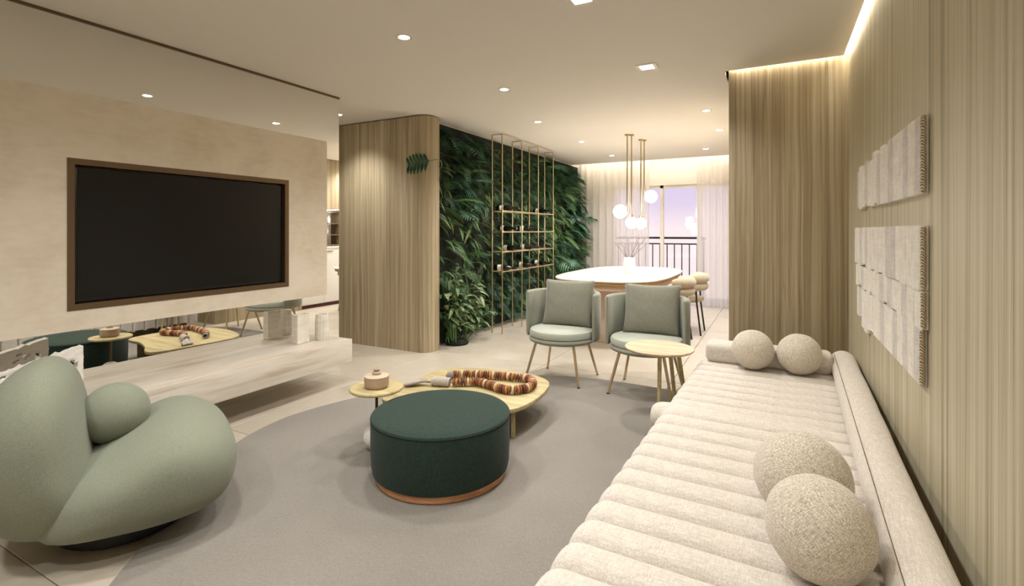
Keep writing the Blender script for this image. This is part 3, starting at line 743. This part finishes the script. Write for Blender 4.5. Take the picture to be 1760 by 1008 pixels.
bp = [(0, 0), (.032, 0), (.036, .006), (.036, .17), (.03, .195), (.016, .225), (.0135, .29), (.0155, .293), (.0155, .3), (0, .3)]
blist = [(0, 5.72, 'on the top shelf of the wine rack, near the plant'), (0, 6.86, 'on the top shelf of the wine rack, far end'), (1, 5.78, 'on the second shelf of the wine rack, near end'), (1, 6.30, 'on the second shelf of the wine rack, middle'),
         (2, 5.85, 'on the third shelf of the wine rack, near end'), (2, 6.32, 'on the third shelf of the wine rack, middle'), (3, 5.66, 'on the lowest shelf of the wine rack, near end'), (3, 6.28, 'on the lowest shelf of the wine rack, middle'), (3, 6.82, 'on the lowest shelf of the wine rack, far end')]
for s, y_, lb in blist:
    b = thing('wine_bottle', 'dark wine bottle lying ' + lb, 'bottle', (-3.235, y_, SHZ[s]+.009+.0355), 0, 'wine bottles on the rack')
    b.rotation_euler = (0, R(90), R(random.uniform(-14, 22)))
    lathe('glass', bp, BOTTLE, b, n=20)
    lathe('paper_label', [(.0364, .05), (.0368, .052), (.0368, .10), (.0364, .102)], LABELP, b, n=20)
    lathe('capsule', [(.0142, .235), (.0165, .235), (.0165, .301), (0, .302)], BEZEL, b, n=16)

# ================================================================== dining
TZ = .75
dt = thing('dining_table', 'large cream topped dining table with rounded ends and oak edge', 'table', (-1.79, 6.55, 0))
def stadium(a, b, p, n=64): return [(a*abs(math.cos(2*PI*i/n))**(2/p)*math.copysign(1, math.cos(2*PI*i/n)), b*abs(math.sin(2*PI*i/n))**(2/p)*math.copysign(1, math.sin(2*PI*i/n))) for i in range(n)]
slab('table_top', stadium(.67, 1.24, 3.2), TZ-.016, TZ, LACQ, dt, .004)
slab('table_edge', stadium(.655, 1.225, 3.2), TZ-.052, TZ-.0165, TABLEW, dt, .004)
slab('apron', stadium(.62, 1.19, 3.2), TZ-.115, TZ-.0525, BLUSH, dt, .01)
for yy in (-.72, .6): slab('pedestal', [(x*.22, yy+y_*.16) for x, y_ in stadium(1, 1, 2.5, 32)], 0, TZ-.115, BLUSH, dt, .01)
def dining_chair(loc, rz, label, m):
    t = thing('dining_chair', label, 'chair', loc, rz, 'dining chairs')   # local: faces -y
    lathe('seat', [(0, .40), (.20, .40), (.235, .412), (.245, .435), (.235, .458), (.19, .47), (0, .475)], m, t, n=40)
    pts, rad = [], []
    for zc, rr, nm in ((.60, .052, 'lower_roll'), (.70, .062, 'upper_roll')):
        p = [(.245*math.cos(R(15+150*k/16)), .02+.225*math.sin(R(15+150*k/16)), zc) for k in range(17)]
        tube(nm, p, [rr*(.55 if k in (0, 16) else .88 if k in (1, 15) else 1) for k in range(17)], m, t, 16)
    for sx_ in (-1, 1):
        tube('leg', [(sx_*.16, -.15, .41), (sx_*.18, -.18, 0)], .011, BLACK, t, 10)
        tube('leg', [(sx_*.20, .17, .66), (sx_*.17, .18, .4), (sx_*.19, .23, 0)], .011, BLACK, t, 10)
    return t
dining_chair((-1.06, 6.78, 0), R(-90), 'beige padded dining chair with black legs at the far right of the table', BEIGEF)
dining_chair((-1.13, 6.14, 0), R(-90), 'beige padded dining chair nearer, at the right side of the table', BEIGEF)
# vase with branches
vz = thing('table_vase', 'small cream vase holding bare branches on the dining table', 'vase', (-1.69, 6.48, TZ))
lathe('vase_body', [(0, 0), (.06, 0), (.068, .01), (.072, .06), (.074, .15), (.07, .19), (.06, .205), (.054, .203), (.06, .17), (.058, .05), (0, .045)], WSTONE, vz)
random.seed(14)
for i in range(9):
    a = R(-30+i*28+random.uniform(-10, 10)); sp = random.uniform(.10, .26); h = random.uniform(.36, .52)
    tw = tube('branch', cr([(0.01*math.cos(a), .01*math.sin(a), .06), (.04*math.cos(a), .04*math.sin(a), .2), (sp*.6*math.cos(a), sp*.6*math.sin(a), .2+(h-.2)*.55), (sp*math.cos(a), sp*math.sin(a), h)], 4, False), [.004-.00023*k for k in range(13)], TWIG, vz, 5)
    for q in range(2):
        t = .5+.25*q; p = Vector((sp*t*math.cos(a), sp*t*math.sin(a), .2+(h-.2)*(t*.95)))
        a2 = a+random.uniform(-1.2, 1.2); tube('twig', [p, p+Vector((.05*math.cos(a2), .05*math.sin(a2), .06))], [.002, .001], TWIG, tw, 4)

# pendants
def pendant(x, y_, zg, side, r, label):
    t = thing('globe_pendant', label, 'pendant lamp', (x, y_, CE), 0, 'globe pendants over the dining table')
    lathe('canopy', [(0, -.018), (.03, -.018), (.032, -.015), (.032, 0), (0, 0)], BRASS, t, n=24)
    lathe('rod', [(0, zg-CE+(.0 if side else r)), (.009, zg-CE+(.0 if side else r)), (.009, -.018), (0, -.018)], BRASS, t, n=12)
    link('globe', ball_mesh('globe', r, None, 32, 1, 0), GLOBE, t, (side*(r+.006), 0, zg-CE))
    lathe('cap', [(0, zg-CE+r-.004), (.022, zg-CE+r-.006), (.022, zg-CE+r+.02), (0, zg-CE+r+.022)], BRASS, t, n=20) if not side else None
    ld = bpy.data.lights.new('globe_light', 'POINT'); ld.energy = 5; ld.color = (1, .88, .72); ld.shadow_soft_size = r*1.02
    lo = bpy.data.objects.new('globe_light', ld); COL.objects.link(lo); lo.parent = t; lo.location = (side*(r+.006), 0, zg-CE-r-.03)
pendant(-1.70, 6.42, 1.55, -1, .088, 'glowing globe pendant, largest and leftmost of the four')
pendant(-1.655, 6.46, 1.404, 0, .076, 'glowing globe pendant hanging lowest, left of the close pair')
pendant(-1.63, 6.86, 1.40, 0, .076, 'glowing globe pendant hanging low, right of the close pair')
pendant(-1.60, 6.92, 1.765, 1, .085, 'glowing globe pendant hanging highest and rightmost')

# curtains
def curtain(x0, x1, y_, label, n, seed):
    bm = bmesh.new(); NX = n*8; NZ = 14; rows = []
    for j in range(NZ+1):
        z = .012+(2.66-.012)*j/NZ; row = []
        for i in range(NX+1):
            t = i/NX; ph = 2*PI*n*t+1.1*math.sin(7*t+seed)
            row.append(bm.verts.new((x0+(x1-x0)*t+.012*math.sin(ph*.5+seed)*(1-j/NZ), y_+.045*math.sin(ph)*(1-.25*j/NZ)+.01*math.sin(3*t*PI+z*2), z)))
        rows.append(row)
    for a, b in zip(rows, rows[1:]):
        for i in range(NX): bm.faces.new((a[i], a[i+1], b[i+1], b[i]))
    return tag(link('sheer_curtain', tomesh(bm, 'sheer_curtain', True), SHEER), label, 'curtain', 'sheer curtains')
curtain(-3.36, -2.02, 9.10, 'white sheer pleated curtain beside the plant wall', 11, 0)
curtain(-1.22, -.40, 9.10, 'white sheer pleated curtain right of the balcony view', 8, 2)

# balcony railing
rl = thing('balcony_railing', 'dark metal balcony railing with vertical bars outside the window', 'railing', (-1.8, 10.25, -.02))
box('top_rail', -2.4, .60, -.03, .03, 1.16, 1.20, RAILM, rl, .004)
box('middle_rail', -2.4, .60, -.015, .015, 1.05, 1.075, RAILM, rl)
box('bottom_rail', -2.4, .60, -.015, .015, .08, .11, RAILM, rl)
bm = bmesh.new(); box_bm(bm, -.009, .009, -.009, .009, .11, 1.05); barm = tomesh(bm, 'bar'); barm.materials.append(RAILM)
for i in range(21): link('bar', barm, None, rl, (-2.36+.14*i, 0, 0))
for x in (-2.38, -.9, .56): box('post', x-.015, x+.015, -.015, .015, 0, 1.16, RAILM, rl)

# ================================================================== textile wall hangings
random.seed(31)
def hanging(name, label, y0, y1, z0, z1, n, topvar=0, botvar=0, thick=.026, xo=0, ret=None):
    t = thing(name, label, 'wall hanging', (.45-xo, (y0+y1)/2, z0), 0, 'woven textile hangings on the oak wall')
    cy = (y0+y1)/2; y_ = y0; w0 = (y1-y0)/n
    for i in range(n):
        f = i/(n-1); tz = z1-z0-(topvar[i] if topvar else 0); bz = (botvar[i] if botvar else 0)
        th = thick*random.uniform(.82, 1.0); m_ = TEXT2 if random.random() < .28 else TEXT1
        bm = bmesh.new()
        # a strip with six raised cords
        rows = []; K = 24
        a0, a1 = y_-cy+.0008, y_+w0-cy-.0008
        for k in range(K+1):
            q = k/K; dx = -(th*.74+th*.26*abs(math.sin(6*PI*q)))
            rows.append((dx, a0+(a1-a0)*q))
        lo = [bm.verts.new((d, yy, bz)) for d, yy in rows]; hi = [bm.verts.new((d, yy, tz)) for d, yy in rows]
        bl = [bm.verts.new((-.001, a0, bz)), bm.verts.new((-.001, a1, bz))]; bh = [bm.verts.new((-.001, a0, tz)), bm.verts.new((-.001, a1, tz))]
        for k in range(K): bm.faces.new((lo[k], lo[k+1], hi[k+1], hi[k]))
        bm.faces.new((bl[0], lo[0], hi[0], bh[0])); bm.faces.new((lo[-1], bl[1], bh[1], hi[-1]))
        bm.faces.new(hi+[bh[1], bh[0]]); bm.faces.new(lo[::-1]+[bl[0], bl[1]])
        link('strip', tomesh(bm, 'strip'), m_, t)
        y_ += w0
    tube('braided_edge', [(-.016, y0-cy-.005, .005+(z1-z0-(topvar[0] if topvar else 0)-.01)*k/10) for k in range(11)], [.007+.0015*(k % 2) for k in range(11)], BRAID, t, 8)
    return t
N_ = 16
step = [0, 0, 0, 0, 0, .0, .012, .0, .02, .0, .03, .03, .012, .03, .02, .04]
hanging('textile_hanging', 'woven ecru textile hanging with stepped top, uppermost on the oak wall', 2.135, 3.64, 1.425, 1.69, N_, step, [0]*9+[.012, 0, .006, .02, .01, 0, .012])
hanging('textile_hanging', 'pleated ecru textile hanging, widest row just below the gap', 2.135, 3.69, 1.10, 1.318, N_, None, [.0, 0, .0, .004, .004, .002, .0, .008, .0, .01, 0, .006, .02, .01, 0, .012], .032, 0)
hanging('textile_hanging', 'narrow ecru textile hanging between the two larger lower rows', 2.135, 3.69, .968, 1.098, N_, None, [0, .0, .004, .0, .01, 0, .015, .004, 0, .012, .02, .0, .01, .0, .02, .01], .026)
hanging('textile_hanging', 'ecru textile hanging with ragged bottom, lowest on the oak wall', 2.15, 3.69, .775, .966, N_, None, [0, 0, 0, 0, 0, 0, 0, .0, .004, .0, .01, .0, -.03, -.02, .03, .02], .022)

# ================================================================== serving hatch seen in the mirror
hc = thing('hatch_cupboard', 'white cupboard below the serving hatch in the dining wall', 'cupboard', (-.14, 6.4, 0))
lp('carcass', (-.30, .04, 5.71, 7.09, .06, 1.0), WHITE, hc); lp('plinth', (-.28, .04, 5.71, 7.09, 0, .06), mat('red_brown_plinth', rgb(96, 40, 34), .5), hc)
lp('counter_top', (-.325, .05, 5.705, 7.095, 1.0, 1.025), WSTONE, hc)
for k in range(3):
    d_ = lp('door', (-.318, -.30, 5.715+.459*k, 5.715+.459*k+.452, .07, .995), WHITE, hc); 
    l = hc.location; box('handle', -.326-l.x, -.318-l.x, 5.75+.459*k-l.y, 5.90+.459*k-l.y, .94, .95, BLACK, d_)
sh = thing('hatch_shelf_frame', 'dark thin shelf frame standing in the serving hatch', 'shelf', (-.1, 6.4, 1.025))
for z in (1.04, 1.22, 1.42, 1.62): lp('shelf_board', (-.2, .0, 5.76, 7.04, z, z+.014), DOAK, sh)
for yy in (5.76, 6.18, 6.61, 7.03): lp('upright', (-.2, .0, yy, yy+.012, 1.026, 1.64), DOAK, sh)
for z, yy, m_, lb in ((1.234, 6.08, CERAML, 'tan jar on the lower hatch shelf'), (1.234, 6.42, WSTONE, 'white jar on the lower hatch shelf'), (1.434, 6.28, BEZEL, 'black jar on the upper hatch shelf'), (1.434, 6.46, WSTONE, 'white jar on the upper hatch shelf')):
    b = tag(lathe('shelf_jar', [(0, 0), (.03, 0), (.034, .01), (.034, .08), (.02, .11), (.018, .14), (0, .142)], m_, n=16), lb, 'jar', 'jars in the serving hatch'); b.location = (-.1, yy, z)
ld = bpy.data.lights.new('hatch_fill', 'AREA'); ld.energy = 5; ld.size = .9; ld.size_y = .1; ld.shape = 'RECTANGLE'; ld.color = (.93, .96, 1)  # unseen lamp added to brighten the hatch recess
lo = bpy.data.objects.new('hatch_fill', ld); COL.objects.link(lo); lo.parent = sh; lo.location = (.06, 0, .64)

# ================================================================== downlights
def downlight(x, y_, label, square=False, power=1.0, spread=138):
    t = thing('downlight', label, 'downlight', (x, y_, CE), 0, 'recessed ceiling downlights')
    if square:
        bm = bmesh.new()
        for b in ((-.075, .075, -.075, -.048), (-.075, .075, .048, .075), (-.075, -.048, -.048, .048), (.048, .075, -.048, .048)): box_bm(bm, b[0], b[1], b[2], b[3], -.005, -.0005)
        link('trim_ring', tomesh(bm, 'trim_ring'), TRIMW, t)
        bm = bmesh.new(); box_bm(bm, -.046, .046, -.046, .046, -.003, -.0008); link('lens', tomesh(bm, 'lens'), LAMPM, t)
    else:
        lathe('trim_ring', [(.036, -.001), (.036, -.004), (.05, -.005), (.056, -.003), (.057, -.0005)], TRIMW, t, n=28)
        lathe('lens', [(0, -.003), (.035, -.003), (.035, -.0008), (0, -.0008)], LAMPM, t, n=24)
    ld = bpy.data.lights.new('downlight_beam', 'SPOT'); ld.energy = SPOT_W*power; ld.color = WARM; ld.spot_size = R(spread); ld.spot_blend = .9; ld.shadow_soft_size = .09
    lo = bpy.data.objects.new('downlight_beam', ld); COL.objects.link(lo); lo.parent = t; lo.location = (0, 0, -.02)
downlight(-2.11, 2.53, 'round downlight over the coffee table, nearest in view')
downlight(-2.11, 3.87, 'round downlight between the coffee table and the tub chairs')
downlight(-.868, 3.845, 'square downlight in the ceiling over the tub chairs', True)
downlight(-.642, 5.52, 'round downlight beside the oak return, first of two over the dining side', power=1.9)
downlight(-.618, 6.65, 'round downlight beside the oak return, farther of two over the dining side', power=1.7)
downlight(-.926, 2.55, 'square downlight at the top edge of the picture', True)
downlight(-4.13, 3.89, 'round downlight in the corridor washing the oak wall end', spread=112)
for x, y_, lb in ((-2.11, 1.2, 'above the lounge armchair'), (-.926, 1.2, 'above the rug beside the sofa'), (-2.11, -.12, 'behind the camera on the mirror side'), (-.926, -.12, 'behind the camera on the sofa side')):
    downlight(x, y_, 'round ceiling downlight out of the picture, ' + lb)
downlight(-.95, 8.1, 'added round downlight brightening the right curtain of the balcony window', power=1.2)  # extra lamp, added to throw more light on the curtain
downlight(-2.4, 6.65, 'round downlight over the dining table beside the plant wall', power=1.6); downlight(-2.4, 8.1, 'added round downlight brightening the dining curtains', power=1.4)  # the second one is added close to the curtains to lighten them
downlight(-2.4, 5.2, 'added round downlight brightening the plant wall behind the wine rack', power=1.2)  # added lamp that lifts the brightness of the ferns
